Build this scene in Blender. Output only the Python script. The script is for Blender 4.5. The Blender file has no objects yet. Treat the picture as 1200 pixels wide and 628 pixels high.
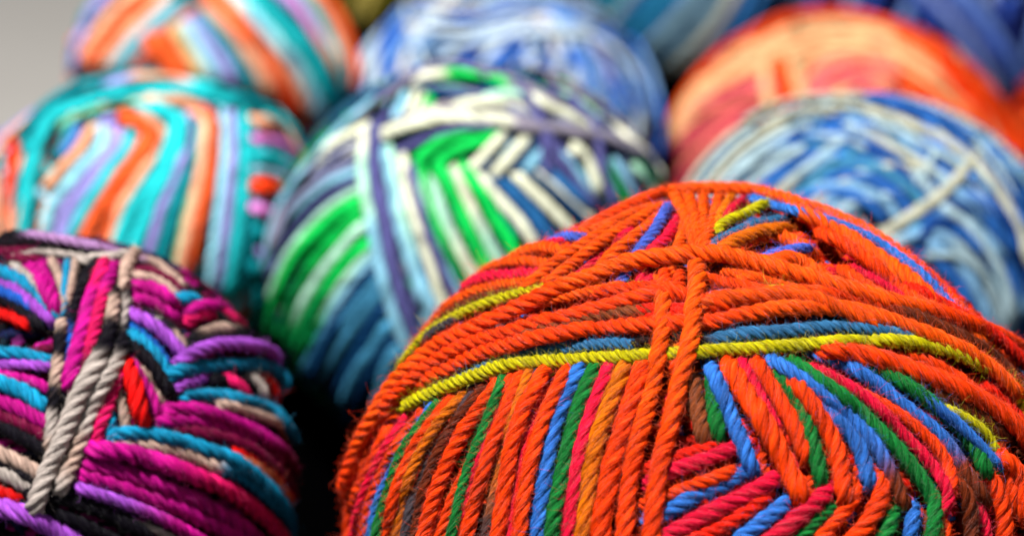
import bpy, math, random
import numpy as np
from mathutils import Vector, Matrix

rng = np.random.default_rng(11)
random.seed(5)
sc = bpy.context.scene
COL = sc.collection

# ------------------------------------------------------------------ camera
W0, H0 = 1200.0, 628.0
FMM = 85.0
FPX = W0 * FMM / 36.0
PITCH = 0.35
CAM_H = 0.240
cam_d = bpy.data.cameras.new('camera')
cam_d.lens = FMM; cam_d.sensor_width = 36.0
cam_d.clip_start = 0.01; cam_d.clip_end = 50.0
cam = bpy.data.objects.new('camera', cam_d); COL.objects.link(cam)
cam.location = (0, 0, CAM_H)
cam.rotation_euler = (math.pi / 2 - PITCH, 0, 0)
sc.camera = cam
CAM = np.array([0, 0, CAM_H])
CX = np.array([1.0, 0, 0])
CF = np.array([0, math.cos(PITCH), -math.sin(PITCH)])
CU = np.array([0, math.sin(PITCH), math.cos(PITCH)])
cam_d.dof.use_dof = True
cam_d.dof.focus_distance = 0.318
cam_d.dof.aperture_fstop = 13.2
cam_d.dof.aperture_blades = 0

def rays(px, py):
    px = np.asarray(px, float); py = np.asarray(py, float)
    return ((px - W0 / 2) / FPX)[..., None] * CX + CF + (-(py - H0 / 2) / FPX)[..., None] * CU

# ------------------------------------------------------------------ helpers
def lin(h):
    h = h.lstrip('#')
    c = [int(h[i:i + 2], 16) / 255 for i in (0, 2, 4)]
    return np.array([((x + .055) / 1.055) ** 2.4 if x > .04045 else x / 12.92 for x in c])

def spline(pts, step=2.5, sharp=False):
    P = np.array(pts, float)
    if sharp:                      # straight runs with tight folds
        s = np.concatenate([[0], np.cumsum(np.linalg.norm(np.diff(P, axis=0), axis=1))])
        n = max(5, int(s[-1] / step) + 1); u = np.linspace(0, s[-1], n)
        Q = np.stack([np.interp(u, s, P[:, k]) for k in range(2)], 1)
        e0, e1 = Q[0].copy(), Q[-1].copy()
        Q = np.stack([gsm(Q[:, k], 4.2 / step) for k in range(2)], 1)
        return Q, u
    if len(P) == 2:
        P = np.array([P[0], (P[0] + P[1]) / 2, P[1]])
    P = np.vstack([2 * P[0] - P[1], P, 2 * P[-1] - P[-2]])
    out = []
    for i in range(1, len(P) - 2):
        p0, p1, p2, p3 = P[i - 1:i + 3]
        # centripetal style knots keep the bends tight
        t0 = 0.0
        t1 = t0 + max(1e-3, np.linalg.norm(p1 - p0)) ** .5
        t2 = t1 + max(1e-3, np.linalg.norm(p2 - p1)) ** .5
        t3 = t2 + max(1e-3, np.linalg.norm(p3 - p2)) ** .5
        t = np.linspace(t1, t2, 24, endpoint=False)[:, None]
        a1 = (t1 - t) / (t1 - t0) * p0 + (t - t0) / (t1 - t0) * p1
        a2 = (t2 - t) / (t2 - t1) * p1 + (t - t1) / (t2 - t1) * p2
        a3 = (t3 - t) / (t3 - t2) * p2 + (t - t2) / (t3 - t2) * p3
        b1 = (t2 - t) / (t2 - t0) * a1 + (t - t0) / (t2 - t0) * a2
        b2 = (t3 - t) / (t3 - t1) * a2 + (t - t1) / (t3 - t1) * a3
        out.append((t2 - t) / (t2 - t1) * b1 + (t - t1) / (t2 - t1) * b2)
    out.append(P[-2][None])
    Q = np.vstack(out)
    s = np.concatenate([[0], np.cumsum(np.linalg.norm(np.diff(Q, axis=0), axis=1))])
    n = max(4, int(s[-1] / step) + 1)
    u = np.linspace(0, s[-1], n)
    return np.stack([np.interp(u, s, Q[:, k]) for k in range(2)], 1), u

def gsm(a, sig):
    if sig < .5: return a
    k = int(sig * 3) + 1
    x = np.arange(-k, k + 1); g = np.exp(-x * x / (2 * sig * sig)); g /= g.sum()
    return np.convolve(np.pad(a, k, mode='edge'), g, mode='valid')

def smooth_noise(n, cell):
    m = max(2, int(n / cell) + 3)
    return np.interp(np.arange(n) / cell, np.arange(m), rng.normal(size=m))

def norm(v):
    return v / np.maximum(1e-12, np.linalg.norm(v, axis=-1, keepdims=True))

# ------------------------------------------------------------------ mesh out
def make_mesh(name, V, F, cols=None, uv3=None, mat=None, parent=None):
    me = bpy.data.meshes.new(name)
    V = np.asarray(V, np.float32); F = np.asarray(F, np.int32)
    me.vertices.add(len(V)); me.vertices.foreach_set('co', V.ravel())
    me.loops.add(F.size); me.loops.foreach_set('vertex_index', F.ravel())
    me.polygons.add(len(F))
    me.polygons.foreach_set('loop_start', np.arange(0, F.size, F.shape[1], dtype=np.int32))
    me.polygons.foreach_set('use_smooth', np.ones(len(F), bool))
    if cols is not None:
        at = me.attributes.new('yarn_col', 'FLOAT_COLOR', 'POINT')
        c4 = np.ones((len(V), 4), np.float32); c4[:, :3] = cols
        at.data.foreach_set('color', c4.ravel())
    if uv3 is not None:
        at = me.attributes.new('fibre_co', 'FLOAT_VECTOR', 'POINT')
        at.data.foreach_set('vector', np.asarray(uv3, np.float32).ravel())
    me.update(); me.validate()
    if mat: me.materials.append(mat)
    o = bpy.data.objects.new(name, me); COL.objects.link(o)
    if parent: o.parent = parent
    return o

# ------------------------------------------------------------------ materials
def yarn_material(name, bump=1.0, contrast=1.0):
    m = bpy.data.materials.new(name); m.use_nodes = True
    nt = m.node_tree; N = nt.nodes; L = nt.links; N.clear()
    out = N.new('ShaderNodeOutputMaterial'); bs = N.new('ShaderNodeBsdfPrincipled')
    L.new(bs.outputs[0], out.inputs[0])
    ac = N.new('ShaderNodeAttribute'); ac.attribute_name = 'yarn_col'
    af = N.new('ShaderNodeAttribute'); af.attribute_name = 'fibre_co'
    mp = N.new('ShaderNodeMapping'); mp.inputs['Scale'].default_value = (0.42, 1, 1)
    L.new(af.outputs['Vector'], mp.inputs[0])
    n1 = N.new('ShaderNodeTexNoise'); n1.inputs['Scale'].default_value = 1.9
    n1.inputs['Detail'].default_value = 4; n1.inputs['Roughness'].default_value = .65
    L.new(mp.outputs[0], n1.inputs['Vector'])
    mp2 = N.new('ShaderNodeMapping'); mp2.inputs['Scale'].default_value = (0.35, .5, .5)
    L.new(af.outputs['Vector'], mp2.inputs[0])
    n2 = N.new('ShaderNodeTexNoise'); n2.inputs['Scale'].default_value = 1.6
    n2.inputs['Detail'].default_value = 2
    L.new(mp2.outputs[0], n2.inputs['Vector'])
    r1 = N.new('ShaderNodeMapRange'); r1.inputs[1].default_value = .3; r1.inputs[2].default_value = .7
    r1.inputs[3].default_value = 1 - .85 * contrast; r1.inputs[4].default_value = 1 + .22 * contrast
    L.new(n1.outputs['Fac'], r1.inputs[0])
    r2 = N.new('ShaderNodeMapRange'); r2.inputs[1].default_value = .3; r2.inputs[2].default_value = .7
    r2.inputs[3].default_value = .8; r2.inputs[4].default_value = 1.12
    L.new(n2.outputs['Fac'], r2.inputs[0])
    mu = N.new('ShaderNodeMath'); mu.operation = 'MULTIPLY'
    L.new(r1.outputs[0], mu.inputs[0]); L.new(r2.outputs[0], mu.inputs[1])
    vm = N.new('ShaderNodeVectorMath'); vm.operation = 'SCALE'
    L.new(ac.outputs['Color'], vm.inputs[0]); L.new(mu.outputs[0], vm.inputs['Scale'])
    # pale highlights on the outermost fibres, painted into the base colour
    rl = N.new('ShaderNodeMapRange'); rl.inputs[1].default_value = .56; rl.inputs[2].default_value = .72
    rl.inputs[3].default_value = 0; rl.inputs[4].default_value = .018 * contrast
    L.new(n1.outputs['Fac'], rl.inputs[0])
    va = N.new('ShaderNodeVectorMath'); va.operation = 'ADD'
    L.new(vm.outputs[0], va.inputs[0]); L.new(rl.outputs[0], va.inputs[1])
    L.new(va.outputs[0], bs.inputs['Base Color'])
    bp = N.new('ShaderNodeBump'); bp.inputs['Strength'].default_value = .75 * bump
    bp.inputs['Distance'].default_value = .00035
    L.new(n1.outputs['Fac'], bp.inputs['Height']); L.new(bp.outputs[0], bs.inputs['Normal'])
    bs.inputs['Roughness'].default_value = .62
    bs.inputs['Specular IOR Level'].default_value = .07
    bs.inputs['Sheen Weight'].default_value = .0
    bs.inputs['Sheen Roughness'].default_value = .45
    L.new(vm.outputs[0], bs.inputs['Sheen Tint'])
    return m

def fuzz_material():
    m = bpy.data.materials.new('wool_fuzz'); m.use_nodes = True
    nt = m.node_tree; N = nt.nodes; L = nt.links
    bs = N['Principled BSDF']
    ac = N.new('ShaderNodeAttribute'); ac.attribute_name = 'yarn_col'
    L.new(ac.outputs['Color'], bs.inputs['Base Color'])
    bs.inputs['Roughness'].default_value = .6
    bs.inputs['Specular IOR Level'].default_value = .1
    return m

YARN = yarn_material('wool_yarn')
YARN_SOFT = yarn_material('wool_yarn_soft', .5, .7)
FUZZ = fuzz_material()

# ------------------------------------------------------------------ strand mesh
def tube_yarn(P, Nn, R, colr, lobes=4, per=5, pitch=2.9, closed=False, phase=None, depth=(.55, .47), flat=.93, hug=0):
    """P (n,3) centreline, Nn surface normals, R (n,) radii, colr (n,3) colours"""
    n = len(P)
    if closed:
        T = norm(np.roll(P, -1, 0) - np.roll(P, 1, 0))
    else:
        T = norm(np.gradient(P, axis=0))
    Nn = norm(Nn - (Nn * T).sum(1, keepdims=True) * T)
    B = np.cross(T, Nn)
    ds = np.linalg.norm(np.diff(P, axis=0), axis=1)
    s = np.concatenate([[0], np.cumsum(ds)])
    D = 2 * R.mean()
    ph0 = rng.uniform(0, 6.28) if phase is None else phase
    loose = 1 + .10 * gsm(smooth_noise(n, 18), 4)
    if closed: tw = 2 * math.pi * round(s[-1] / (pitch * D)) * s / (s[-1] + ds[-1]) + ph0
    else: tw = 2 * math.pi * np.cumsum(np.concatenate([[0], ds]) / loose) / (pitch * D) + ph0
    K = lobes * per
    phi = np.arange(K) * 2 * math.pi / K
    al = (phi * lobes / (2 * math.pi)) % 1.0
    al = (al - .5) * 2 * math.pi / lobes
    c, rho = depth
    rad = c * np.cos(al) + np.sqrt(np.maximum(0, rho * rho - (c * np.sin(al)) ** 2))
    ang = phi[None] - tw[:, None]
    # per ply thickness variation
    pv = np.ones((n, lobes))
    for l in range(lobes):
        pv[:, l] = 1 + .07 * gsm(smooth_noise(n, 9), 2)
    lob = (np.arange(K) // per)
    rr = rad[None] * R[:, None] * pv[:, lob]
    V = P[:, None] + rr[..., None] * (np.cos(ang)[..., None] * B[:, None] * 1.03 + np.sin(ang)[..., None] * Nn[:, None] * flat)
    idx = np.arange(n * K).reshape(n, K)
    if closed:
        a = idx; b = np.roll(idx, -1, 0)
    else:
        a = idx[:-1]; b = idx[1:]
    F = np.stack([a, np.roll(a, -1, 1), np.roll(b, -1, 1), b], -1).reshape(-1, 4)
    if not closed:
        # pinch the two ends shut
        V[0] = P[0] + (V[0] - P[0]) * .05; V[-1] = P[-1] + (V[-1] - P[-1]) * .05
    # fibre coordinates: along, and a closed ring around (fibres run slightly askew to the ply)
    u = (s / D)[:, None] + np.zeros((1, K))
    skew = (s / D)[:, None] * .5
    k = 2.3
    off = rng.uniform(0, 40, 3)
    vv = phi[None] + skew
    U = np.stack([u + off[0], np.cos(vv) * k + off[1], np.sin(vv) * k + off[2]], -1).reshape(-1, 3)
    # each ply its own slight tone
    tone = 1 + .10 * rng.normal(size=lobes)
    groove = .42 + .58 * np.clip((np.cos(al * lobes / 2)) ** .8, 0, 1)
    groove = np.ones(K)
    C = colr[:, None] * (tone[lob] * groove)[None, :, None]
    info = (T, Nn, B, s)
    if hug > 0:
        m = max(1, int(n * hug)); seg = 5
        i0 = rng.uniform(0, n - 1, m); ln = rng.uniform(2.0, 6.0, m) * D / (s[-1] / (n - 1)) * .45
        p0 = rng.uniform(0, 2 * math.pi, m)
        kk = np.arange(seg + 1)[None] / seg
        # lie along the ply, drifting a little off it and lifting at the tips
        drift = rng.normal(0, .5, (m, 1)) + rng.choice([-.55, .0], (m, 1))
        ii = np.clip(i0[:, None] + (kk - .5) * ln[:, None], 0, n - 1.001)
        pp = p0[:, None] + drift * (kk - .5) + .12 * np.sin(kk * 5 + p0[:, None] * 7)
        f0 = ii.astype(int); fr = (ii - f0)[..., None]
        def at(A): return A[f0] * (1 - fr) + A[np.minimum(f0 + 1, n - 1)] * fr
        a2 = ((pp * lobes / (2 * math.pi)) % 1.0 - .5) * 2 * math.pi / lobes
        r2 = c * np.cos(a2) + np.sqrt(np.maximum(0, rho * rho - (c * np.sin(a2)) ** 2))
        fr_r = rng.uniform(.7, 1.25, (m, 1)) * .000015
        lift = rng.uniform(.3, 2.2, (m, 1)) * fr_r + (np.abs(kk - .5) * 2) ** 3 * rng.random((m, 1)) ** 3 * R.mean() * .35
        rr2 = r2 * at(R[:, None])[..., 0] + lift
        an = pp - at(tw[:, None])[..., 0]
        Q = at(P) + rr2[..., None] * (np.cos(an)[..., None] * at(B) * 1.03 + np.sin(an)[..., None] * at(Nn) * flat)
        Tn = norm(np.gradient(Q, axis=1))
        ref = np.where(np.abs(Tn[..., :1]) > .8, np.array([0, 1., 0]), np.array([1., 0, 0]))
        A = norm(np.cross(Tn, ref)); Bb = np.cross(Tn, A)
        ring = [Q + fr_r[..., None] * (math.cos(j * 2.0944) * A + math.sin(j * 2.0944) * Bb) for j in range(3)]
        V2 = np.stack(ring, 2).reshape(-1, 3)
        ix = np.arange(m * (seg + 1) * 3).reshape(m, seg + 1, 3)
        a_, b_ = ix[:, :-1], ix[:, 1:]
        F2 = np.stack([a_, np.roll(a_, -1, 2), np.roll(b_, -1, 2), b_], -1).reshape(-1, 4)
        cc = colr[np.clip(i0.astype(int), 0, n - 1)] * rng.uniform(.35, 1.5, (m, 1)) + rng.random((m, 1)) ** 4 * .14
        info = info + ((V2, F2, np.repeat(np.clip(cc, 0, 1), (seg + 1) * 3, 0)),)
    return V.reshape(-1, 3), F, np.clip(C, 0, 1).reshape(-1, 3), U, info

def fuzz_fibres(P, T, Nn, B, R, colr, n, lmin, lmax, rad, lift=.5):
    """n stray wool hairs standing off a strand: thin 3-sided tubes"""
    if n <= 0: return None
    m = len(P); seg = 6
    i = rng.integers(1, m - 1, n)
    a = rng.uniform(-.3, math.pi + .3, n)
    rdir = np.cos(a)[:, None] * B[i] + np.sin(a)[:, None] * Nn[i]
    base = P[i] + rdir * (R[i] * .86)[:, None]
    d = norm(T[i] * rng.normal(0, 1, (n, 1)) + rdir * rng.uniform(.15, 1.3, (n, 1)) * lift * 2 + rng.normal(0, .45, (n, 3)))
    L = lmin + (lmax - lmin) * rng.random(n) ** 2.2
    curl = rng.normal(0, .55, (n, 3)); curl2 = rng.normal(0, .22, (n, 3))
    pts = [base]; cur = base; dd = d
    for k in range(seg):
        dd = norm(dd + curl * .45 + curl2 * rng.normal(0, 1, (n, 1)))
        # gravity of the ball: bend back
        cur = cur + dd * (L / seg)[:, None]
        pts.append(cur)
    Q = np.stack(pts, 1)                       # n, seg+1, 3
    Tn = norm(np.gradient(Q, axis=1))
    ref = np.where(np.abs(Tn[..., :1]) > .8, np.array([0, 1., 0]), np.array([1., 0, 0]))
    A = norm(np.cross(Tn, ref)); Bb = np.cross(Tn, A)
    rr = rad * np.linspace(1, .45, seg + 1)[None] * rng.uniform(.7, 1.25, (n, 1))
    ring = []
    for j in range(3):
        t = j * 2.0944
        ring.append(Q + rr[..., None] * (math.cos(t) * A + math.sin(t) * Bb))
    V = np.stack(ring, 2).reshape(-1, 3)
    idx = np.arange(n * (seg + 1) * 3).reshape(n, seg + 1, 3)
    a_, b_ = idx[:, :-1], idx[:, 1:]
    F = np.stack([a_, np.roll(a_, -1, 2), np.roll(b_, -1, 2), b_], -1).reshape(-1, 4)
    c = colr[i]
    c = c * rng.uniform(.7, 1.2, (n, 1)) + rng.random((n, 1)) ** 2 * .10
    C = np.repeat(np.clip(c, 0, 1), (seg + 1) * 3, 0)
    return V, F, C

# ------------------------------------------------------------------ ball
SHEET_PTS = []
NAMES = {'orange': 'fb4800', 'red': 'ee140a', 'crimson': 'e60b3a', 'amber': 'de6c00', 'yellow': 'c8be02', 'blue': '2f70cc', 'steel blue': '306c9c',
         'green': '10a040', 'brown': '702a0e', 'dark grey': '3c3844', 'black': '10101a', 'magenta': 'ba0682', 'cream': 'e0d8b8', 'beige': 'bc9e96',
         'turquoise': '14b4c4', 'lilac': 'a890dc', 'pink': 'e878b0', 'slate blue': '52528c', 'pale blue': '94c8e0', 'mint': 'b2ead0', 'navy': '0c3470',
         'dark magenta': '700238', 'peach': 'fab08a', 'teal': '048894', 'grey': 'a8a0a4', 'olive': '6c6418', 'violet': 'a850d0'}
NAMES = {k: lin(v) ** .45 for k, v in NAMES.items()}
def colour_name(c):
    c = np.asarray(c) ** .45
    return min(NAMES, key=lambda k: float(((NAMES[k] - c) ** 2).sum()))


class Ball:
    def __init__(s, name, label, cat, cx, cy, rx, ry, D, pal, group='balls of variegated wool yarn', depth=1.0, soft=True, rot=0.0,
                 step=3.0, fuzz=0.0, hull='K', hug=0):
        s.hug = hug
        s.cx, s.cy, s.rx, s.ry, s.D = cx, cy, rx, ry, D
        s.pal = {k: lin(v) for k, v in pal.items()}
        r = norm(rays(cx, cy))
        s.F = r; s.C = CAM + r * D; s.T = -r
        s.X = norm(np.cross(s.F, CU)); s.Y = -np.cross(s.X, s.F) * 1.0   # Y points down the picture
        s.Y = -norm(np.cross(s.X, s.F))
        cr, sr = math.cos(rot), math.sin(rot)
        s.X, s.Y = s.X * cr + s.Y * sr, -s.X * sr + s.Y * cr
        s.a = rx * D / FPX; s.b = ry * D / FPX; s.c = (s.a + s.b) / 2 * depth
        th = np.linspace(0, math.pi / 2 + .2, 600)
        g = np.sin(th) / (1 - s.c / D * np.cos(th))
        k = int(np.argmax(g)); s.g = g[:k + 1]; s.th = th[:k + 1]
        s.px = (D - .6 * s.c) / FPX             # metres per photo pixel on the near face
        s.soft = soft; s.step = step; s.fuzz = fuzz
        s.mat = YARN_SOFT if soft else YARN
        # drape buffer
        s.x0, s.y0 = cx - rx - 80, cy - ry - 80
        s.buf = np.zeros((int((2 * ry + 160) / 2) + 2, int((2 * rx + 160) / 2) + 2))
        zb = s.C[2] - max(s.a, s.b)
        s.base = np.array([s.C[0], s.C[1], s.C[2] - math.sqrt((s.b * s.Y[2]) ** 2 + (s.c * s.T[2]) ** 2 + (s.a * s.X[2]) ** 2)])
        SHEET_PTS.append((s.base[0], s.base[1], s.base[2] - .0012, max(s.a, s.b)))
        e = bpy.data.objects.new(name, None); COL.objects.link(e)
        e.location = Vector(s.base); e.empty_display_size = .01
        e['label'] = label; e['category'] = cat; e['group'] = group
        s.e = e; s.count = 0
        s.hull = s.pal[hull]

    def surf(s, px, py, k=1.0):
        r = rays(px, py)
        f = r @ s.F
        p = s.D * (r @ s.X) / f / s.a
        q = s.D * (r @ s.Y) / f / s.b
        rho = np.hypot(p, q); ph = np.arctan2(q, p)
        rk = rho / k
        th = np.interp(rk, s.g, s.th)
        over = np.maximum(0, rk - s.g[-1])
        th = th + over * 1.3
        sx, sy, sz = np.sin(th) * np.cos(ph), np.sin(th) * np.sin(ph), np.cos(th)
        kk = np.asarray(k)[..., None] if np.ndim(k) else k
        P = s.C + kk * (sx[..., None] * s.a * s.X + sy[..., None] * s.b * s.Y + sz[..., None] * s.c * s.T)
        Nn = norm(sx[..., None] / s.a * s.X + sy[..., None] / s.b * s.Y + sz[..., None] / s.c * s.T)
        return P, Nn

    def finish_obj(s, o):
        o.matrix_parent_inverse = Matrix.Translation(-Vector(s.base))
        return o

    def wraps(s, n, cols, w, res=150, lobes=4, per=3, drop=.75, dim=1.0):
        """the wound yarn of the whole ball, all round, under the outer strands"""
        VV, FF, CC, UU = [], [], [], []; off = 0
        R = w / 2 * s.px
        ks = list(cols)
        for i in range(n):
            ax = norm(rng.normal(size=3))
            if i % 3 == 0: ax = norm(np.array([rng.normal() * .5, 1, rng.normal() * .5]))
            e1 = norm(np.cross(ax, rng.normal(size=3))); e2 = np.cross(ax, e1)
            tilt = rng.uniform(-.45, .45)
            t = np.linspace(0, 2 * math.pi, res, endpoint=False)
            d = (np.cos(t)[:, None] * e1 + np.sin(t)[:, None] * e2) * math.cos(tilt) + ax * math.sin(tilt)
            wv = norm(d)
            k = 1 - (drop * 2 * R * rng.uniform(.6, 1.2)) / s.a
            P = s.C + k * (wv[:, :1] * s.a * s.X + wv[:, 1:2] * s.b * s.Y + wv[:, 2:] * s.c * s.T)
            Nn = norm(wv[:, :1] / s.a * s.X + wv[:, 1:2] / s.b * s.Y + wv[:, 2:] / s.c * s.T)
            c = s.pal[ks[rng.integers(len(ks))]]
            c2 = s.pal[ks[rng.integers(len(ks))]]
            mix = (.5 + .5 * np.sin(t + rng.uniform(0, 6)) > .5).astype(float)
            mix = gsm(mix, 2)[:res, None]
            colr = (c[None] * mix + c2[None] * (1 - mix)) * dim  # dim paints the shade of the gaps into the inner yarn's colour
            V, F, C, U, _ = tube_yarn(P, Nn, np.full(res, R), colr, lobes, per, closed=True)
            VV.append(V); FF.append(F + off); CC.append(C); UU.append(U); off += len(V)
        o = make_mesh('inner_winding', np.vstack(VV), np.vstack(FF), np.vstack(CC), np.vstack(UU), s.mat, s.e)
        s.finish_obj(o)
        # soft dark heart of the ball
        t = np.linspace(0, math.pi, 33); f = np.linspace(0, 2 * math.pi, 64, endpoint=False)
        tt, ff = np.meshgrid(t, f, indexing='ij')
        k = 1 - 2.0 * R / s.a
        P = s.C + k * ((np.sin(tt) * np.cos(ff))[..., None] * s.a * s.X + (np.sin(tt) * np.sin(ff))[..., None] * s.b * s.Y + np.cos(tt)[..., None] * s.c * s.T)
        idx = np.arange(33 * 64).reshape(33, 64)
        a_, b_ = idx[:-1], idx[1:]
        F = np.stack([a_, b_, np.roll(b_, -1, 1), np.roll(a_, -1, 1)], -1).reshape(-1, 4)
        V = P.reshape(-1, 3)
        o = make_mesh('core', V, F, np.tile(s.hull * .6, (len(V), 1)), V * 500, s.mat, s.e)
        s.finish_obj(o)

    def colours(s, spec, u):
        """spec 'A>B>C' colours in even stops along the strand; '*ABC' random mottling"""
        n = len(u); x = u / max(1e-6, u[-1])
        if spec[0] == '*':
            ks = spec[1:]; m = max(2, int(u[-1] / s.mott) + 2)
            stops = np.array([s.pal[ks[rng.integers(len(ks))]] for _ in range(m)])
            pos = np.linspace(0, 1, m) + rng.uniform(-.3, .3, m) / m
            pos[0] = 0; pos[-1] = 1
        else:
            ks = spec.split('>')
            stops = np.array([s.pal[k] for k in ks]); m = len(ks)
            if m == 1: return np.repeat(stops, n, 0)
            pos = np.linspace(0, 1, m)
        xx = x + .01 * smooth_noise(n, 4)
        # plateau then a quick change, as in dyed yarn
        idx = np.clip(np.searchsorted(pos, xx) - 1, 0, m - 2)
        f = (xx - pos[idx]) / np.maximum(1e-6, pos[idx + 1] - pos[idx])
        f = np.clip((f - .3) / .4, 0, 1); f = f * f * (3 - 2 * f)
        return stops[idx] * (1 - f[:, None]) + stops[idx + 1] * f[:, None]
    mott = 60
    pitch = (3.2, 4.0)
    plain = ''
    carry = 0
    sharp = False
    wsc = 1.0

    def strand(s, spec, w, pts, tuck=True, press=.78, tone=None):
        w = w * s.wsc
        pts = [list(p) for p in pts]
        if s.carry:                       # strands carry on round the ball
            def on(p):
                x, y = p
                if y >= s.carry:
                    return [[x * .72 + s.cx * .28, y + (s.cy + s.ry - y) * .45], [x * .35 + s.cx * .65, y + (s.cy + s.ry - y) * .85]]
                if x <= s.cx - s.rx * .5 and x < -50:
                    return [[s.cx - s.rx * .93, y * .85 + s.cy * .15], [s.cx - s.rx * 1.15, y * .7 + s.cy * .3]]
                return []
            pts = on(pts[0])[::-1] + pts + on(pts[-1])
        pts = np.array(pts, float)
        pts = pts + rng.normal(0, .5, pts.shape)
        Q, u = spline(pts, s.step, s.sharp)
        n = len(Q)
        wob = gsm(smooth_noise(n, 26 / s.step), 4 / s.step) * .45
        tg = norm(np.gradient(Q, axis=0)); pn = np.stack([-tg[:, 1], tg[:, 0]], 1)
        Q = Q + pn * wob[:, None] * min(1, w / 16)
        H, Wd = s.buf.shape
        base = np.zeros(n)
        for o in (-.2, -.1, 0, .1, .2):
            ix = np.clip(((Q[:, 0] + pn[:, 0] * o * w - s.x0) / 2).astype(int), 0, Wd - 1)
            iy = np.clip(((Q[:, 1] + pn[:, 1] * o * w - s.y0) / 2).astype(int), 0, H - 1)
            base = np.maximum(base, s.buf[iy, ix])
        kk = max(1, int(w * .4 / s.step))
        pad = np.pad(base, kk, mode='edge')
        mx = np.max([pad[j:j + n] for j in range(2 * kk + 1)], 0)
        base = gsm(mx, w * .6 / s.step)
        cap = 1.25 * w; base = cap * (1 - np.exp(-base / cap))
        h = base + w * .5 * press
        if tuck:
            L = w * 1.1
            e = np.clip(np.minimum(u, u[-1] - u) / L, 0, 1)
            e = 1 - (1 - e) ** 2
            h = h - (1 - e) * w * 1.0
        # write to the drape buffer
        for o in np.linspace(-.8, .8, max(5, int(w / 1.6))):
            ix = np.clip(((Q[:, 0] + pn[:, 0] * o * w / 2 - s.x0) / 2).astype(int), 0, Wd - 1)
            iy = np.clip(((Q[:, 1] + pn[:, 1] * o * w / 2 - s.y0) / 2).astype(int), 0, H - 1)
            val = h + w * .5 * press * math.sqrt(1 - o * o)
            np.maximum.at(s.buf, (iy, ix), val)
        k = 1 + h * s.px / s.a
        P, Nn = s.surf(Q[:, 0], Q[:, 1], k)
        colr = s.colours(spec, u) * (tone if tone else rng.uniform(.9, 1.1))
        R = np.full(n, w / 2 * s.px * (1.04 if s.soft else 1)) * (1 + .045 * gsm(smooth_noise(n, 30 / s.step), 3))
        pitch = rng.uniform(*s.pitch)
        V, F, C, U, info = tube_yarn(P, Nn, R, colr, 4, 7 if not s.soft else 4, pitch, flat=.66 if s.soft else .93, depth=(.3, .7) if s.soft else (.55, .47), hug=s.hug)
        T, Nn, B = info[:3]
        o = make_mesh('strand', V, F, C, U, s.mat, s.e); s.finish_obj(o)
        if s.fuzz > 0:
            o.data.materials.append(FUZZ)
            nf = int(u[-1] * s.fuzz)
            fz = [fuzz_fibres(P, T, Nn, B, R, colr, nf, .0006, .0034, .0000115)]
            fz.append(fuzz_fibres(P, T, Nn, B, R, colr, int(nf * 4), .0006, .0016, .0000125, lift=.12))
            if len(info) > 4: fz.append(info[4])
            VV = [V]; FF = [F]; CC = [C]; off = len(V)
            for r in fz:
                if r is None: continue
                VV.append(r[0]); FF.append(r[1] + off); CC.append(r[2]); off += len(r[0])
            V2 = np.vstack(VV); F2 = np.vstack(FF); C2 = np.vstack(CC)
            U2 = np.vstack([U, np.zeros((len(V2) - len(U), 3))])
            bpy.data.objects.remove(o)
            o = make_mesh('strand', V2, F2, C2, U2, s.mat, s.e); s.finish_obj(o)
            o.data.materials.append(FUZZ)
            mi = np.zeros(len(F2), np.int32); mi[len(F):] = 1
            o.data.polygons.foreach_set('material_index', mi)
        s.count += 1
        if spec[0] != '*':
            ks = []
            for c_ in spec.split('>'):
                nm = colour_name(s.pal[c_])
                if nm not in ks: ks.append(nm)
            if s.plain not in ks or len(ks) > 1:
                o['label'] = (ks[0] if len(ks) == 1 else ks[0] + ' to ' + ks[-1]) + ' strand of yarn'
        return o

    def run(s, text):
        """one line per strand:  colour width x,y x,y ...
           a fan of strands:     F width cols | x,y ... | x,y ..."""
        for ln in text.strip().splitlines():
            ln = ln.split('#')[0].strip()
            if not ln: continue
            if ln.startswith('pitch'):
                s.pitch = tuple(float(v) for v in ln.split()[1:]); continue
            if ln[0:2] == 'F ':
                hd, A, B = ln.split('|')
                _, w, cols = hd.split()
                A = np.array([[float(v) for v in t.split(',')] for t in A.split()])
                B = np.array([[float(v) for v in t.split(',')] for t in B.split()])
                cl = cols.split('/') if '/' in cols else list(cols)
                n = len(cl)
                for i, c in enumerate(cl):
                    f = i / max(1, n - 1)
                    s.strand(c, float(w), A * (1 - f) + B * f)
            else:
                tk = ln.split()
                s.strand(tk[0], float(tk[1]), [[float(v) for v in t.split(',')] for t in tk[2:]])

GRP = 'balls of variegated wool yarn'
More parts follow.
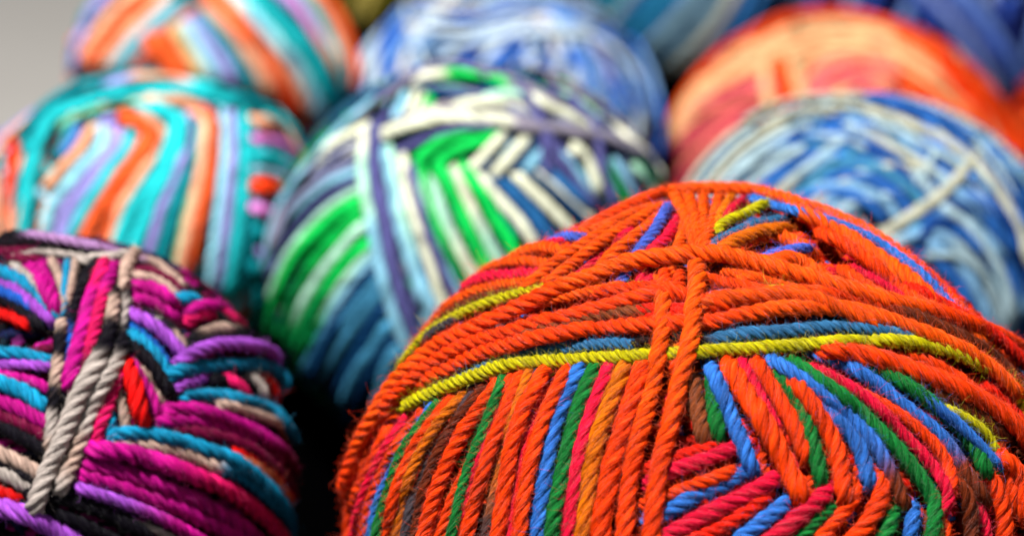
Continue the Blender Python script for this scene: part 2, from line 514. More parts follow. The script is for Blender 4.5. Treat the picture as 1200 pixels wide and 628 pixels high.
# ------------------------------------------------------------------ the balls
PF = dict(O='fb4000', P='fd5402', R='ee1d02', M='e60b3a', A='de6c00', Y='c8be02', B='2f70cc', S='306c9c', G='10742f',  # P is a lit copy of orange O, top light painted into its colour
          N='702a0e', K='443c44', L='4c68d8', D='241210', C='8a4420')
front = Ball('yarn_ball', 'large sharp orange ball of twisted wool with yellow, blue and green strands, nearest the camera', 'yarn ball',
             837, 651, 417, 420, .36, PF, depth=1.0, soft=False, step=2.2, fuzz=.8, hug=3.6, hull='R')
front.plain = 'orange'; front.carry = 636
front.wsc = .93
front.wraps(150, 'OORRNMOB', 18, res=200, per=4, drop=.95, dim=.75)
front.run('''
R 20 1215,560 1195,500 1175,470 1140,445
O 22 1215,640 1190,590 1178,545 1160,520
O 20 1245,720 1205,600 1188,550 1165,530
O 22 1180,720 1178,640 1170,580 1150,543
M 15 1162,720 1157,640 1146,590 1122,556
N 20 1142,720 1138,640 1132,585 1112,556
O 18 1112,720 1108,640 1102,596
N 15 1086,720 1087,640 1090,600
B 18 1058,720 1063,640 1073,592
G 20 1025,720 1032,645 1050,592
O 22 965,700 990,645 1020,608 1034,572 1024,552
O 18 930,690 955,640 985,604 1002,575 995,560
G 14 915,680 932,640 968,600 982,590
M 22 860,680 892,641 930,609 968,576 975,568
B 19 840,680 865,635 895,608 926,586
R 17 770,660 800,636 850,613 905,578
M 20 750,650 775,630 830,600 880,575 915,558
B 19 755,610 777,602 810,582 850,564 876,552
O 15 750,592 775,582 820,566 862,551
M 19 755,568 782,554 820,541 866,524
R 15 755,550 780,540 840,521
O 18 800,425 797,468 785,508
C 19 813,437 817,480 824,522
G 18 834,430 836,475 844,519
B 19 830,425 849,468 866,510 882,556
M 15 866,418 894,468 914,508
G 19 906,425 936,472 954,528 964,570
O 19 882,420 912,468 934,508 944,545
O 25 846,420 876,466 908,520 942,590
B 19 935,445 972,484 1003,520 1020,575
O 21 925,440 955,480 981,528 990,592
B>B>N 18 900,420 950,452 995,488 1030,530 1062,598
G>G>N 18 925,422 988,466 1041,514 1076,558 1095,592 1088,640 1080,690
O 16 985,450 1030,472 1064,493 1098,526 1114,554 1112,590
M 15 950,430 1012,465 1053,502 1094,549 1108,578 1104,605
N 24 1050,440 1100,462 1150,492 1185,520
G 19 1005,424 1055,448 1104,484 1142,526 1160,560
Y 12 1105,475 1150,503 1170,532
B 14 1060,452 1098,478 1132,507 1172,549
B>B>N 18 948,412 1000,433 1050,468 1100,510 1130,550 1157,592
O 20 1050,412 1110,437 1160,478 1205,515 1240,570
O 24 955,410 1020,419 1080,439 1140,464 1190,500 1235,570
pitch 4.2 5.4
M 14 640,445 620,510 606,580 598,640 592,700
O 20 462,492 428,560 405,610 394,660 385,720
M 13 482,480 442,545 420,600 412,640 402,710
O 17 505,470 462,530 438,580 424,640 412,710
B 12 512,470 468,535 443,590 430,650 420,710
G 16 520,468 480,520 455,580 439,640 428,710
O 17 535,462 490,520 466,575 452,640 442,710
A 15 548,458 505,510 479,565 464,640 454,710
K 13 556,460 510,530 486,580 474,640 466,710
N 13 572,448 524,510 498,570 484,640 474,710
O 20 592,440 547,500 517,560 494,640 480,710
O 15 604,436 560,530 532,580 514,640 502,710
M 14 600,470 565,540 541,600 532,640 522,710
G>G>D>G 14 592,440 569,500 546,560 526,640 516,710
O 19 614,435 582,510 563,570 545,640 533,710
A>K>N 13 622,432 600,495 584,560 566,640 556,710
K>N 14 634,430 604,510 592,570 582,640 575,710
O>O>C>N 19 640,430 606,505 594,560 588,600 578,720
R 15 664,430 626,515 612,580 604,640 596,710
O 18 668,428 639,490 623,550 608,640 598,710
B 19 684,424 658,480 643,530 628,640 622,710
G 19 702,422 677,480 661,545 645,640 638,710
M 17 718,422 695,478 677,545 664,640 657,710
A 20 740,418 713,478 696,535 682,640 676,710
O 24 762,410 737,478 718,540 702,640 696,710
pitch 2.7 3.3
# far side of the crown and the rim
R 18 1060,300 1090,345 1110,380
O>P>O 18 655,300 690,268 735,243 790,222 850,217 900,227 960,245 1020,272 1070,308 1110,347 1150,392
P 24 925,243 1000,283 1060,322 1110,372 1160,412
O 20 960,272 1010,302 1060,345 1120,385
M 12 995,308 1040,338 1090,370
O 18 985,315 1040,352 1090,372
B 14 880,232 930,248 1000,270 1050,298 1090,333 1128,376
P 14 655,278 700,268 745,250
L 14 640,285 660,279 690,280
M 14 620,298 640,288 665,284
P 17 590,312 611,297 640,291 670,300
P 15 550,330 573,314 610,306 655,311
M 17 535,345 560,328 600,321 650,322
P 16 470,425 485,398 515,368 543,348 580,335 640,330 680,322
N 14 495,398 530,366 560,352 600,344 660,337
K 14 480,420 500,395 540,372 600,356 660,348
Y 14 440,490 462,440 487,405 505,388 530,373 578,353 637,339 670,333
P 17 775,242 740,252 690,283 650,310 610,345
P 17 785,240 742,262 700,288 662,318 635,345
M 15 745,270 705,300 680,325 650,345
P 18 782,250 745,277 713,305 690,335
P 16 787,262 757,290 728,318
M 15 796,254 780,280 760,300 748,345 745,365
P 16 803,255 797,285 785,320 780,360
L 16 784,241 768,270 744,304 720,345 712,360
P 17 786,222 806,258 818,300 815,345
P 16 805,222 815,258 823,300
P 15 825,222 825,260 824,300
P 15 846,224 834,262 824,298
A 14 858,228 846,250 836,275
M 14 872,232 857,250 842,272
Y 15 900,238 874,251 848,266 835,280
S 15 925,257 885,263 852,278 828,296
P 22 955,300 905,275 868,284 832,306
A 18 925,268 890,272 850,292 835,300
L 14 950,291 920,296 888,305
P 22 970,330 930,306 885,314 850,320
P 18 990,350 950,328 900,328 860,330
# under the bands
B>D 14 700,350 722,342 738,338
D>Y>D 12 725,352 740,338 760,335
M 14 765,320 758,345 752,365
O 17 778,315 780,340 776,372
O 17 797,315 795,340 793,400
O 17 797,385 793,420 790,440
S>D>S 14 815,352 880,342 960,352
Y>A 13 880,345 930,340 970,352
O 15 818,325 850,331 880,338 910,347 940,360
O 16 640,352 700,343 760,338 800,338
N 16 560,420 600,400 660,378 710,372 760,372
D>S 14 600,404 640,390 680,382
P 13 520,398 560,378 620,360 680,345 730,335
R 12 500,428 545,402 600,385 660,372 720,358 770,355
O 12 830,372 880,358 940,356 1000,362 1050,378
P 12 840,318 880,326 920,336 970,350 1020,362
C 18 600,398 640,384 700,372 760,366 810,368
R 18 735,392 775,372 815,366
R 15 740,365 780,362 812,364
K 16 430,500 462,452 500,418 540,395 600,378
O>P>O>N>N>N 20 818,352 876,348 930,345 976,347 1027,357 1065,370 1105,388 1150,410 1185,440 1215,490
A>P 18 1000,372 1060,385 1110,402 1160,430 1195,470
K>S>S>S 15 480,480 510,460 553,438 591,422 642,411 700,404 760,404
D 14 740,404 790,398 830,392
D>S>S>S>S 18 800,408 835,400 866,393 905,389 950,386 1000,384 1040,390 1085,402
S 15 1195,420 1210,450 1220,500
Y 17 470,480 497,464 540,447 591,430 642,423 700,420 752,417 808,414 866,409 920,406 976,402 1053,400 1091,407 1129,419 1167,438 1192,465 1212,510
O>O>O>P>P 21 395,600 412,550 440,495 475,460 510,440 553,420 629,398 700,385 752,382 803,380 835,378 866,372 905,365 951,362 1002,364 1053,381 1104,401 1155,428 1200,470
pitch 3.6 4.2
P>O>O 21 774,325 776,360 776,385 770,425 757,480 742,540 730,640 724,710
pitch 2.9 3.4
O 20 405,560 430,505 475,450 540,408 604,388 650,376 700,363 752,347 777,343 812,352 860,362
P>P>P 19 812,360 860,350 900,347 950,350 1000,368 1040,385
pitch 3.6 4.2
P>O>O 22 818,300 815,340 814,362 809,400 796,450 785,500 773,550 762,640 756,710
pitch 2.9 3.4
O>P>O>P>P>P>O>R 23 400,585 418,530 440,485 470,442 510,408 570,378 640,346 700,322 740,310 782,302 828,298 866,305 915,318 980,336 1040,353 1100,368 1160,390 1215,418 1270,470
R 18 1060,335 1110,362 1160,390 1215,440
''')

PG = dict(g='06c852', e='048c46', x='8a90b4', m='b2ead0', c='e6ead0', d='52528c', p='86c2de', v='0c4070', t='3a80a6', b='2a70b0', n='8c8698', K='10243c')
green = Ball('yarn_ball', 'green, cream and slate blue ball of wool in the middle, behind the orange one', 'yarn ball',
             548, 310, 238, 240, .48, PG, step=3.5)
green.wsc = .87
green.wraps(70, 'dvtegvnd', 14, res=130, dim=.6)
green.run('''
t 20 470,400 452,440 442,490 440,520
v 14 462,390 440,425 420,460 405,500
t 16 458,375 437,408 415,442 400,480
v 12 452,355 430,390 408,430 390,470
t 15 447,335 427,368 400,405 378,445
t 15 446,325 416,362 390,400 366,440
v 12 440,312 410,353 383,402 362,445
p>t 14 438,300 405,342 375,395 352,440
m>e 11 435,290 400,335 372,385 348,430
g>e 17 433,278 400,313 368,360 345,415
m>m>e 14 428,260 394,297 358,350 335,410
g>e 15 425,247 387,285 350,335 326,400
g>g>e 20 427,232 385,260 345,305 322,350 314,400
m 11 428,218 380,247 337,298 314,350
d 9 428,206 376,238 335,285 314,330
p 14 428,196 372,223 330,270 312,320
x 12 430,185 380,208 338,248 316,300
c 13 430,172 380,190 340,222 320,262
c 13 650,195 668,180 690,165
g 16 745,190 770,208 790,245
m 15 730,180 752,205 775,240
p 14 715,180 735,210 750,240
e 12 705,180 722,212 740,250
c 16 670,165 690,190 705,230
p 15 650,175 672,200 695,235
d 11 640,180 662,205 690,240
b 14 630,190 660,215 700,250
c 14 618,195 655,225 700,262
v 11 606,192 645,222 695,268
c 16 598,200 635,235 680,280
b 14 580,205 618,243 655,292
v 14 568,204 603,238 645,292
c 15 552,196 580,228 618,272 630,295
v 9 556,212 582,242 612,282
g 17 540,190 570,238 598,285 612,310
c>m 15 530,192 556,250 582,300 598,325
m 10 524,195 545,250 572,305 590,335
g 18 512,188 535,240 560,292 582,340
m>c 15 500,205 525,265 550,315 575,355
g>e 16 490,188 505,245 525,295 552,345 568,375
m>p 13 484,198 504,270 527,325 555,375
d 13 480,188 492,240 508,290 530,340 550,380
c 14 470,175 476,215 490,268 507,320 525,370 535,395
v 9 464,180 470,225 487,285 505,345 520,390
m>p 15 455,170 463,215 473,262 488,315 507,365 520,405
p 11 448,165 455,205 464,250 476,300 495,360 508,405
p 8 604,165 590,185 578,205
g 17 586,148 540,158 508,172 486,192
g 17 590,158 550,170 520,186 505,204
c 15 592,155 570,178 548,202
v 9 602,158 582,180 560,206
c 17 622,158 600,182 575,210
v 9 632,162 617,180 600,205
p 14 650,165 632,182 614,205
# crown
m 12 430,135 395,160 365,195
c 15 345,212 372,182 400,162 445,143
x 11 360,210 400,178 445,158
d 7 370,212 408,182 446,165
c 11 490,100 480,125 470,150
p 14 478,104 468,128 460,150
d 9 462,100 455,125 445,155
g 15 512,100 500,128 490,150
c 9 498,108 490,130 482,150
v 17 500,106 540,111 585,106 620,112
n 12 585,112 630,122 680,150
m 14 560,118 600,110 640,125
c>c>c>c>d 17 478,142 520,128 560,121 600,124 640,142
n 10 460,142 500,130 540,118
c 18 620,112 655,130 690,150 720,165
m>g>m>c 14 620,78 660,95 700,115 740,145 765,180
n 12 640,90 690,118 735,150 775,195
c 15 690,132 735,160 765,190 780,215
d>m>d 11 640,100 680,120 720,150
c>c>g>g>n 19 470,100 500,88 540,86 575,92 610,108
n>d>n 13 315,295 332,240 370,183 420,132 465,98 512,75 560,82 610,98 660,125
p 13 310,320 322,255 352,205 395,155 440,112
n 9 400,150 450,115 500,80 530,72
d 10 460,182 500,162 545,150 600,150 650,157 700,168 745,180 785,212
d 8 560,85 610,115 640,150 680,200
x 8 480,100 540,105 600,125 660,160
d 7 700,125 720,160 735,200 750,240
x 8 590,128 640,138 700,152 750,175
c>c>c>n>n>n 19 430,165 470,150 530,138 575,139 620,148 670,155 720,165 765,188
n 8 500,130 560,130 610,140 650,150
d 14 598,92 628,128 645,165 668,203 705,250
d 11 638,150 638,185 642,210
d 14 668,108 698,148 706,190 722,245
d 9 585,85 640,108 690,140 735,190
n 9 610,75 660,92 710,125 755,170
d>d>d>v 19 440,140 438,200 452,264 458,302 474,360 492,408 506,440
c>m>p>p>p 15 428,150 425,200 432,246 443,302 455,345 468,385 487,430
''')

PP = dict(z='b487c0', m='c20a8a', k='0c0814', c='c4a698', q='0f94c4', u='a850d0', r='ee0c0c', p='e81468', D='700238', b='1a5cc4', v='141c4c', w='c0b4ae', s='f08858', K='1a0614')
purple = Ball('yarn_ball', 'magenta, black and turquoise ball of wool with two pale crossing strands, front left', 'yarn ball',
              82, 541, 253, 262, .385, PP, soft=False, step=2.8, fuzz=.3, hug=1.5)
purple.carry = 618; purple.wsc = 1.0
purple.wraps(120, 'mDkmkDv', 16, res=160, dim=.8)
purple.run('''
k 16 -80,300 0,345 55,388
l2 0 0,0
'''.replace('l2 0 0,0\n', '') + '''
r 12 -60,355 0,368 35,382
b 13 -60,318 0,340 40,362 66,384
u 12 -60,305 0,328 35,352 64,382
q 17 -60,300 0,318 40,338 70,378
w 11 10,305 35,325 60,355
m 18 30,300 52,335 68,372
m 12 45,300 60,335 70,372
c 11 58,300 72,335 71,372
q 10 80,302 76,340 71,374
c 10 90,300 84,330 76,360
D 14 -60,300 0,300 50,306
w 9 10,300 60,296 100,302
D 14 140,330 175,320 215,345
# left stack
q 15 -70,410 0,414 30,416 66,425
u 11 -70,420 0,428 30,428 64,432
m 12 -70,425 0,438 40,448 66,462
q 19 -70,430 0,448 30,460 60,484
m 16 -70,445 0,470 40,488 66,505
D 14 -70,460 0,486 40,503 66,522
k 15 -70,475 0,500 40,520 64,535
c 16 -70,505 0,531 30,546 55,562
k 10 -70,520 0,542 45,566
w 15 -70,530 0,553 30,568 50,580
r 14 -70,560 0,575 30,590
# right upper
D 14 150,318 190,325 225,352
c 12 150,322 185,330 212,352
m 17 145,335 180,338 212,362
m 15 148,348 180,356 214,378
q 18 200,350 222,352 245,362
p 20 212,380 235,368 262,370 285,388
m 16 215,368 240,358 265,362
D 12 150,360 185,376 212,395
k 12 165,365 200,385 222,412
w>k>c>k 12 178,370 203,390 220,415
k>c>k>c 15 220,402 255,385 290,392 320,420
k 13 215,412 245,398 275,396 310,408
u 16 152,366 184,386 210,412 222,432
b 12 152,378 178,402 198,432
q 15 153,388 182,418 212,468
k 16 150,398 178,430 204,470
c 10 149,412 174,440 194,476
m 15 147,416 170,450 188,494
D 14 145,420 162,455 178,498
r 20 147,420 158,460 167,504
c 11 137,450 145,485 148,518
q 13 128,480 130,512 136,530
p 15 142,425 130,462 115,505 108,535
u 14 200,458 222,448 245,440
k 16 240,445 270,450 300,455
p 15 262,440 278,452 292,470
w 14 288,434 302,450 312,470
r 12 305,436 318,450 326,470
u 17 205,425 240,409 275,404 312,410 340,430
q 17 190,442 230,431 270,427 318,432 345,460
k 14 225,476 270,480 330,500
c>c>s 13 250,474 290,482 325,496 345,520
q 15 205,465 250,463 290,470 325,485 348,520
D 16 232,515 290,528 335,560 350,600
r 15 260,525 310,545 342,590
D 15 190,503 240,508 290,525 338,560
m>m>D 17 180,492 230,494 285,510 336,545
m>m>D 17 188,480 230,480 280,497 332,530 348,560
s 13 275,532 320,560 340,590
v 12 180,540 240,556 290,575 330,620
q 16 245,545 290,562 320,590 338,630
w>c>c>q 16 130,522 185,524 240,540 280,556
q 17 130,508 180,508 230,521 280,543 315,572 340,620
k 14 170,620 220,640 260,680
w 9 150,610 200,630 240,660
k 17 20,590 90,612 150,650
k 17 30,575 100,592 160,620 200,660
k 17 50,562 110,578 180,605 240,650
u>m>D 14 85,568 150,590 220,624 260,660
m>m>p 17 85,552 150,573 230,605 290,645
m>m>D 17 90,540 160,560 230,586 300,630 320,660
m>p>r 20 98,526 150,531 220,554 290,590 335,645
u 21 -70,575 0,592 40,607 95,640 130,680
# bands over the crown
k 13 -80,300 0,285 40,283 90,291 130,306
D 12 -80,310 0,296 40,294
k 11 200,325 235,350 268,380 305,412
k>k>z>z>z>c>c 13 -40,275 40,276 110,288 150,300 190,313 218,342
w 14 90,305 125,303 160,298
k>k>b>k 15 118,300 96,335 82,380 76,430 68,480
c>k>c>k>w>c 14 72,372 70,400 66,440 62,480 58,530
k 12 130,345 112,400 98,450 80,500
p>m>m 19 124,302 106,350 92,400 78,460
m>p>D 16 136,308 119,355 104,415 92,455
D 11 140,325 125,380 112,430
k>c>k>k>c>k 16 136,335 130,375 120,420 105,465
k>w>k>c>k 15 148,335 141,378 134,420 120,460
c 15 160,292 147,318 141,345
k>w>w>w>w>w 21 128,395 115,422 95,460 72,515 52,562 36,606
k>w>w>c>w 19 147,395 134,428 110,470 90,525 68,580
''')

PT = dict(a='20c6ce', t='048894', o='f4602a', s='fab08a', l='a29ae6', w='98daf2', p='ea88e0', r='e43a10', g='7cc8a0', b='5a80d8', K='063c48')
turq = Ball('yarn_ball', 'turquoise, orange and lilac ball of wool on the left, directly behind the magenta one', 'yarn ball',
            170, 270, 196, 184, .5, PT, step=4)
turq.sharp = True; turq.wsc = .9
turq.wraps(60, 'atsolatw', 15, res=110)
turq.run('''
s 15 -10,170 -8,230 -5,290 0,340
r>s 17 20,160 10,220 12,280 18,340
s 12 28,180 24,240 24,300
t 18 85,140 78,165 60,190
b 12 95,145 85,165 70,185
s 15 112,145 90,178 50,220
w 14 118,148 122,168 90,202 58,245 48,310
l 14 128,145 138,166 108,205 74,250 60,320
l 10 140,148 145,172 112,218 82,262 70,320
a 15 152,150 152,172 120,215 88,265 74,320
o 18 140,132 176,154 160,182 128,222 104,265 86,330
o 12 155,130 185,158 168,190 138,235 112,300
s 11 160,126 192,152 176,188 142,242 118,330
a 17 158,122 205,142 196,178 165,225 140,280 130,340
a 17 175,120 214,140 207,180 180,230 158,290 145,340
l 12 218,130 224,155 212,192 190,240 174,300 165,350
t 15 228,130 236,155 224,195 205,245 190,300 180,350
g 9 238,140 232,200 215,260 200,340
s 13 170,112 220,126 242,142 236,195 222,260 205,340
s>o>o>r 16 195,112 235,126 252,142 250,185 240,235 226,285 210,345
w 14 262,122 265,180 258,240 246,340
l 13 272,122 274,180 268,240 256,345
a 16 284,122 288,180 282,250 268,350
t 13 296,128 300,190 295,260 280,350
s 20 290,140 330,148 365,176 400,225
p 17 290,160 330,168 362,192 395,245
a 19 290,180 325,187 355,208 390,265
w 12 290,198 325,204 352,224 385,275
r 23 290,216 320,220 346,242 375,295
p 17 290,240 315,250 340,278 360,320
t 18 296,262 320,290 330,340
l 12 298,285 312,310 320,350
t 18 292,300 305,330 300,380
# bands over the crown
l 15 -25,190 10,155 45,128
s 13 -20,210 5,165 40,135
t 17 20,160 55,122 90,100 140,88 190,86
l>s>w 14 120,100 160,90 210,92 250,108
a>t>a>t 13 25,175 60,130 110,108 170,97 230,104 290,122 340,145 385,190
a 15 40,160 70,132 120,115 170,108 220,108 275,124
g>g>s 11 60,155 100,130 150,120 200,116
a>t>a>t 16 225,96 280,112 330,134 372,165 400,215
a 18 64,128 45,165 32,215 28,270 32,340
t 10 50,135 34,175 20,230 16,290
''')

PU = dict(PT, y='d8c48a', k='c86a60')
turq2 = Ball('yarn_ball', 'orange, pink and aqua ball of wool at the top left, beside the pale background', 'yarn ball',
             250, 84, 168, 150, .6, PU, step=5)
turq2.wraps(50, 'atsolatw', 14, res=90)
turq2.run('''
b 14 84,90 95,40 130,-20
l 14 86,60 115,10 150,-30
s 17 92,75 125,25 170,-20
o 17 100,80 130,40 180,-10
s 14 115,84 150,40 200,-8
w 12 128,84 160,45 208,0
t 13 138,84 172,46 220,4
k 14 150,86 190,46 232,8
o 18 170,40 190,70 215,100
o 14 185,35 205,65 225,95
y 14 202,28 220,60 240,96
w 14 214,24 236,60 260,98
l 14 224,20 250,56 280,104
t 14 232,14 262,52 305,112
t 12 240,8 275,50 315,110
s 15 238,0 280,46 325,118
o>o>r 19 240,-12 285,36 318,78 352,145
s 12 255,-12 305,40 345,95 365,140
w 15 265,-15 315,38 352,85 378,145
a 15 280,-18 330,32 366,75 390,130
t 15 295,-20 348,30 382,78 402,130
l 12 312,-20 360,25 390,75 408,120
p>s 13 328,-20 362,28 392,78 408,110
a 13 345,-20 380,32 402,85 410,115
s 12 358,-20 394,38 410,95
o 18 368,-20 402,28 416,70 415,110
''')

PW = dict(b='3a74d8', w='c8dcec', p='7aa8e0', v='2048a0', c='d4d0cc', l='a0a8e0', t='5a98c0', K='102050')
blue = Ball('yarn_ball', 'mottled pale blue and white ball of wool at the top centre, behind the green one', 'yarn ball',
            590, 152, 188, 166, .6, PW, step=5)
blue.mott = 36; blue.wsc = .85
blue.wraps(60, 'bwplvtw', 12, res=100)
blue.run('''
F 13 *bwp/*vbw/*pbw/*bwb/*bpw/*wlc/*pvb | 400,150 410,90 440,30 500,-25 | 480,110 490,60 520,20 560,-20
F 13 *bwp/*bvb/*wpw/*pbv/*bwb/*bpw/*wlc/*bwb/*wpw/*lpb/*pbw/*bvb | 490,110 520,70 560,45 620,30 | 775,190 768,120 725,55 640,10
F 12 *wwc/*bpw/*wcw | 470,30 540,36 620,20 700,35 | 480,5 560,10 640,-5 720,20
F 12 *bpw/*wvb/*pbw/*bbw | 540,100 580,70 620,50 | 700,140 690,100 680,60
p>w>w>p 12 470,55 540,52 620,40 700,45 745,85 772,150
b>p>b>v 13 740,40 765,90 775,150 770,200
w 9 470,-10 485,40 500,90
''')

PX = dict(o='ee5612', n='e6c490', k='e04c68', r='f43808', m='c42050', s='f49a6a', K='701808')
coral = Ball('yarn_ball', 'coral, apricot and pink ball of wool at the back right, above the pale blue one', 'yarn ball',
             985, 216, 214, 200, .62, PX, step=5)
coral.wraps(60, 'onkrsn', 12, res=100)
coral.mott = 70; coral.wsc = .85
coral.run('''
F 10 r/o/o/n/s/n/n>s/s>n/n/n/s/n | 772,185 800,110 855,52 930,18 | 785,175 825,120 875,88 925,70
F 10 k>s/k/s>k/k/k>s/k>m/s>k/k/k>s/m>k/k/m | 776,170 812,125 868,96 912,88 | 784,255 832,205 880,160 915,140
n 13 895,66 898,100 905,140
F 9 o/o>r/o/n/n | 905,60 911,92 920,132 | 934,56 940,92 950,130
F 9 o/r/o/n/n/s/n/s/n/s>k/n/s | 850,52 930,14 1020,18 1110,62 | 935,76 980,62 1040,66 1100,100
F 9 k>n/s/k>o/s/n>o/o/s>r/r>o | 1015,90 1030,112 1040,140 | 1085,85 1110,112 1130,152
F 10 o/o/s/n>o/o/n>o/o>r/o/r | 1040,32 1100,70 1160,130 1195,190 | 1050,96 1090,120 1135,165 1160,215
F 11 s>n>s/k>s>n/k>s/s>k/k>m/k>s/k>m>s/s>k/n>k/k>s | 940,100 965,68 1010,56 1065,72 | 955,140 980,118 1015,106 1045,116
F 10 r/o/r/r/r | 1090,48 1150,96 1192,150 1205,220 | 1095,75 1138,120 1170,165 1185,220
''')

PV = dict(b='2a66b8', v='123c80', p='78a8d0', c='b6b8a6', w='a4c0cc', t='3c82a8', l='5a88d0', K='103a70')
pale = Ball('yarn_ball', 'sky blue and cream ball of wool on the right, directly behind the orange one', 'yarn ball',
            1012, 342, 242, 232, .485, PV, step=4)
pale.mott = 60; pale.wsc = .86
pale.wraps(70, 'bvpwtbc', 14, res=120)
pale.run('''
F 13 *bpt/*vbp/*tpb/*wpb/*pbw/*bp/*tbp/*pwb/*bvp/*pw | 785,330 830,262 900,200 980,160 | 900,350 950,290 1010,240 1090,215
F 13 *vb/*tb/*vb/*pwp/*bv/*bt/*vb/*bp/*wpb | 900,175 980,180 1050,225 1100,300 | 1000,125 1080,155 1150,215 1200,300
F 15 *pbt/*bp/*pw/*tb/*pb/*bv/*pl/*wp/*bt/*pb | 1010,320 1060,290 1120,330 1160,420 | 1150,170 1200,210 1240,260 1260,320
F 14 *bvb/*bvt/*bpt/*vb | 1020,110 1080,126 1150,172 1210,245 | 1080,160 1130,200 1180,260 1215,330
F 13 p/w/b/p/t/b/p | 820,262 870,205 930,165 | 960,250 1000,212 1040,190
F 13 b/p/b/t | 930,235 970,225 1010,235 1040,262 | 985,195 1030,200 1070,225 1090,255
v 13 1075,222 1050,195 1010,168
v 12 905,175 935,158 965,152
F 14 c/w/c/w | 786,265 812,208 852,162 902,128 | 822,258 848,215 885,178 935,148
b 13 1000,112 1050,120 1100,138 1150,168
F 14 c/c | 868,142 920,120 970,112 1015,116 | 885,152 935,132 985,126 1035,130
v 11 1010,135 1045,128 1080,142
w 11 850,215 900,180 960,165 1020,175
c 11 930,255 985,215 1040,195 1090,200
w 10 960,265 1010,235 1060,228
p 11 1040,125 1060,165 1105,215 1160,260
w 11 1080,300 1120,300 1160,330 1190,390
w 10 1130,150 1170,200 1200,260
w 10 1100,150 1090,190 1060,230
c>w>b 13 903,235 945,197 985,167 1032,142
w>c>w 13 985,142 1040,170 1080,192 1120,218
c 16 1005,124 1060,143 1110,168 1150,200 1185,250 1212,320
w 12 1010,138 1070,162 1120,192 1160,235
c 16 1018,292 1060,258 1095,235 1120,212 1148,178
w 14 1100,238 1138,268 1172,320 1190,380
v 14 1075,290 1095,262 1128,268
''')

def small(label, cx, cy, rx, ry, D, pal, cols, fans, hull='K'):
    b = Ball('yarn_ball', label, 'yarn ball', cx, cy, rx, ry, D, pal, step=6, hull=hull)
    b.mott = 50
    b.wraps(40, cols, 13, res=80)
    b.run(fans)
small('teal and grey blue ball at the top edge, between the pale blue and coral balls', 800, -14, 118, 118, .73,
      dict(t='1c86a8', b='2a68a8', w='8ab0c0', c='b8b0a0', v='204870', K='081828'), 'tbwv',
      'F 12 t/t/w/b/t/b/w/v/w/c/b/b | 690,20 720,-20 760,-60 | 800,105 860,50 900,-20')
small('navy and periwinkle ball of wool in the top right corner', 1125, 0, 190, 175, .76,
      dict(b='2c4cae', v='101c58', l='8498d0', p='6a8ad0', K='060c28'), 'bvlpvb',
      'F 14 b/v/l/b/v/p/b/v/v/l/b/v/p/b/v | 950,40 960,-20 1000,-80 | 1180,180 1240,100 1260,20\nF 14 b/l/v/b/p/v | 1060,-20 1120,40 1170,120 | 1130,-20 1180,40 1230,120')
small('olive green ball at the top edge, between the orange striped and pale blue balls', 440, -34, 92, 92, .74,
      dict(o='6c6418', y='b0a050', g='3c4410', K='181c04'), 'oyg',
      'F 12 g/o/y/y/o/g/y/o | 380,20 400,-20 440,-60 | 480,50 500,0 520,-50')
small('brick red ball of wool at the right edge, beside the coral one', 1262, 150, 76, 80, .66,
      dict(r='d83410', o='f06028', m='8c1c10', K='400804'), 'rom',
      'F 12 m/r/o/r/r/m | 1190,110 1220,85 1260,75 | 1185,200 1220,220 1270,225')
small('dusty pink and lilac ball of wool at the left edge, behind the turquoise one', -40, 250, 92, 96, .6,
      dict(p='c890a0', l='9088b8', s='c07070', K='302030'), 'pls',
      'F 12 l/p/s/p/l/p/s | -60,150 0,160 40,200 | -60,230 0,250 40,290')
small('grey blue ball of wool at the top edge, just behind the coral one', 960, -50, 84, 84, .84,
      dict(b='48688c', w='909cac', v='182c50', K='060c18'), 'bwv',
      'F 12 v/w/b/b/w/v/w | 880,0 900,-60 920,-110 | 1040,0 1030,-60 1010,-110')


# ------------------------------------------------------------------ setting
def simple_mat(name, col, rough, bump_scale=0, bump=0, var=.1, spec=.3):
    m = bpy.data.materials.new(name); m.use_nodes = True
    N = m.node_tree.nodes; L = m.node_tree.links; bs = N['Principled BSDF']
    tc = N.new('ShaderNodeTexCoord')
    n = N.new('ShaderNodeTexNoise'); n.inputs['Scale'].default_value = bump_scale or 8; n.inputs['Detail'].default_value = 6
    L.new(tc.outputs['Object'], n.inputs['Vector'])
    mr = N.new('ShaderNodeMapRange'); mr.inputs[3].default_value = 1 - var; mr.inputs[4].default_value = 1 + var
    L.new(n.outputs['Fac'], mr.inputs[0])
    vm = N.new('ShaderNodeVectorMath'); vm.operation = 'SCALE'; vm.inputs[0].default_value = tuple(col)
    L.new(mr.outputs[0], vm.inputs['Scale']); L.new(vm.outputs[0], bs.inputs['Base Color'])
    bs.inputs['Roughness'].default_value = rough
    bs.inputs['Specular IOR Level'].default_value = spec
    if bump:
        b = N.new('ShaderNodeBump'); b.inputs['Strength'].default_value = bump; b.inputs['Distance'].default_value = .0005
        L.new(n.outputs['Fac'], b.inputs['Height']); L.new(b.outputs[0], bs.inputs['Normal'])
    return m

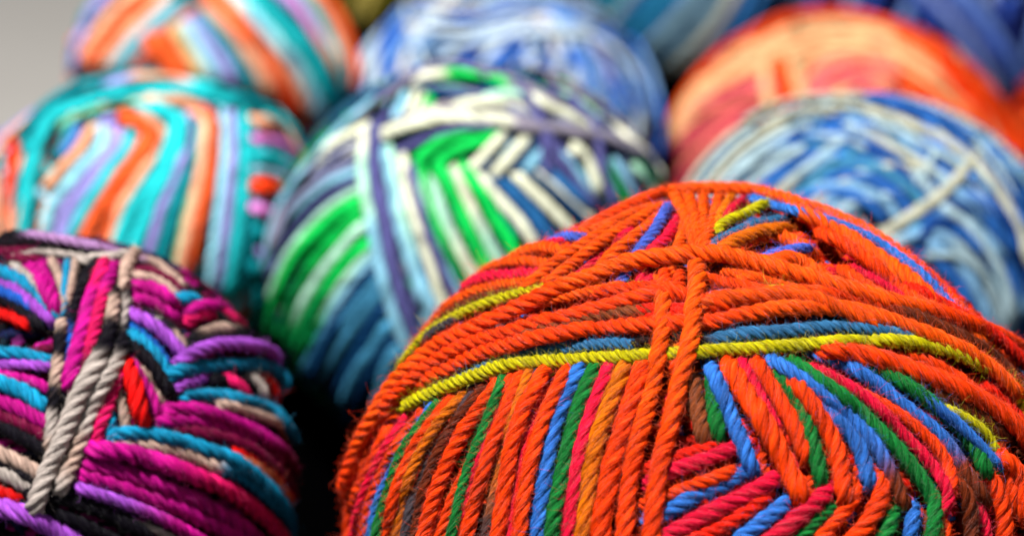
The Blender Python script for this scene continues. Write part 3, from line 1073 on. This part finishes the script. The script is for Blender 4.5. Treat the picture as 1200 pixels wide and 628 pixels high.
zt = min(p[2] for p in SHEET_PTS) - .004
def grid(name, x0, x1, y0, y1, nx, ny, zf, mat):
    xs = np.linspace(x0, x1, nx); ys = np.linspace(y0, y1, ny)
    X, Y = np.meshgrid(xs, ys); Z = zf(X, Y)
    V = np.stack([X, Y, Z], -1).reshape(-1, 3)
    idx = np.arange(nx * ny).reshape(ny, nx)
    F = np.stack([idx[:-1, :-1], idx[:-1, 1:], idx[1:, 1:], idx[1:, :-1]], -1).reshape(-1, 4)
    return make_mesh(name, V, F, mat=mat)
t = grid('tabletop', -2.5, 2.5, -1.0, 4.0, 2, 2, lambda X, Y: X * 0 + zt - .003, simple_mat('pale_table', (.38, .37, .36), .6, 30, .1, .05))
t['kind'] = 'structure'
CX0, CX1, CY0, CY1 = -.150, .34, .05, 1.05
def sheetz(X, Y):
    num = 0; den = 0
    for (x, y, z, r) in SHEET_PTS:
        w = 1 / ((X - x) ** 2 + (Y - y) ** 2 + 1e-5) ** 2
        num = num + w * z; den = den + w
    Z = num / den
    e = np.minimum(np.minimum(X - CX0, CX1 - X), np.minimum(Y - CY0, CY1 - Y))
    f = np.clip(e / .03, 0, 1); f = f * f * (3 - 2 * f)
    wr = .0012 * (np.sin(X * 70 + 6 * np.sin(Y * 17)) * np.sin(Y * 53 + 3 * np.sin(X * 31))) - .0012
    return (zt + .001) * (1 - f) + (Z + wr) * f
c = grid('shadow_sheet', CX0, CX1, CY0, CY1, 140, 200, sheetz, simple_mat('shadow_black', (.0003, .0003, .0004), .95, 900, .4, .3, 0))  # added sheet, its near-black colour stands in for deep shadow between balls
c['label'] = 'rumpled black sheet added under all the yarn balls for the deep shadow between them'; c['category'] = 'shadow_sheet'
sol = c.modifiers.new('thickness', 'SOLIDIFY'); sol.thickness = .0008; sol.offset = 0

# ------------------------------------------------------------------ light
def area(name, loc, target, size, power, col):
    d = bpy.data.lights.new(name, 'AREA'); d.size = size; d.energy = power; d.color = col; d.shape = 'DISK'
    o = bpy.data.objects.new(name, d); COL.objects.link(o); o.location = loc
    o.rotation_euler = (Vector(target) - Vector(loc)).to_track_quat('-Z', 'Y').to_euler()
    return o
area('key_light', (-.28, .12, 1.05), (.0, .42, .05), .15, 31.0, (1.0, .96, .90))  # overhead key lamp, added for soft daylight from above
area('fill_light', (.5, -.5, .65), (.05, .4, .05), .6, 1.6, (.9, .95, 1.0))  # weak fill lamp, added to lift the shaded sides
w = bpy.data.worlds.new('World'); sc.world = w; w.use_nodes = True
w.node_tree.nodes['Background'].inputs[0].default_value = (.75, .85, 1.0, 1)
w.node_tree.nodes['Background'].inputs[1].default_value = .012

sc.view_settings.view_transform = 'Standard'
sc.view_settings.look = 'None'
sc.view_settings.exposure = 0
sc.cycles.max_bounces = 6
sc.cycles.diffuse_bounces = 1
sc.cycles.use_denoising = True
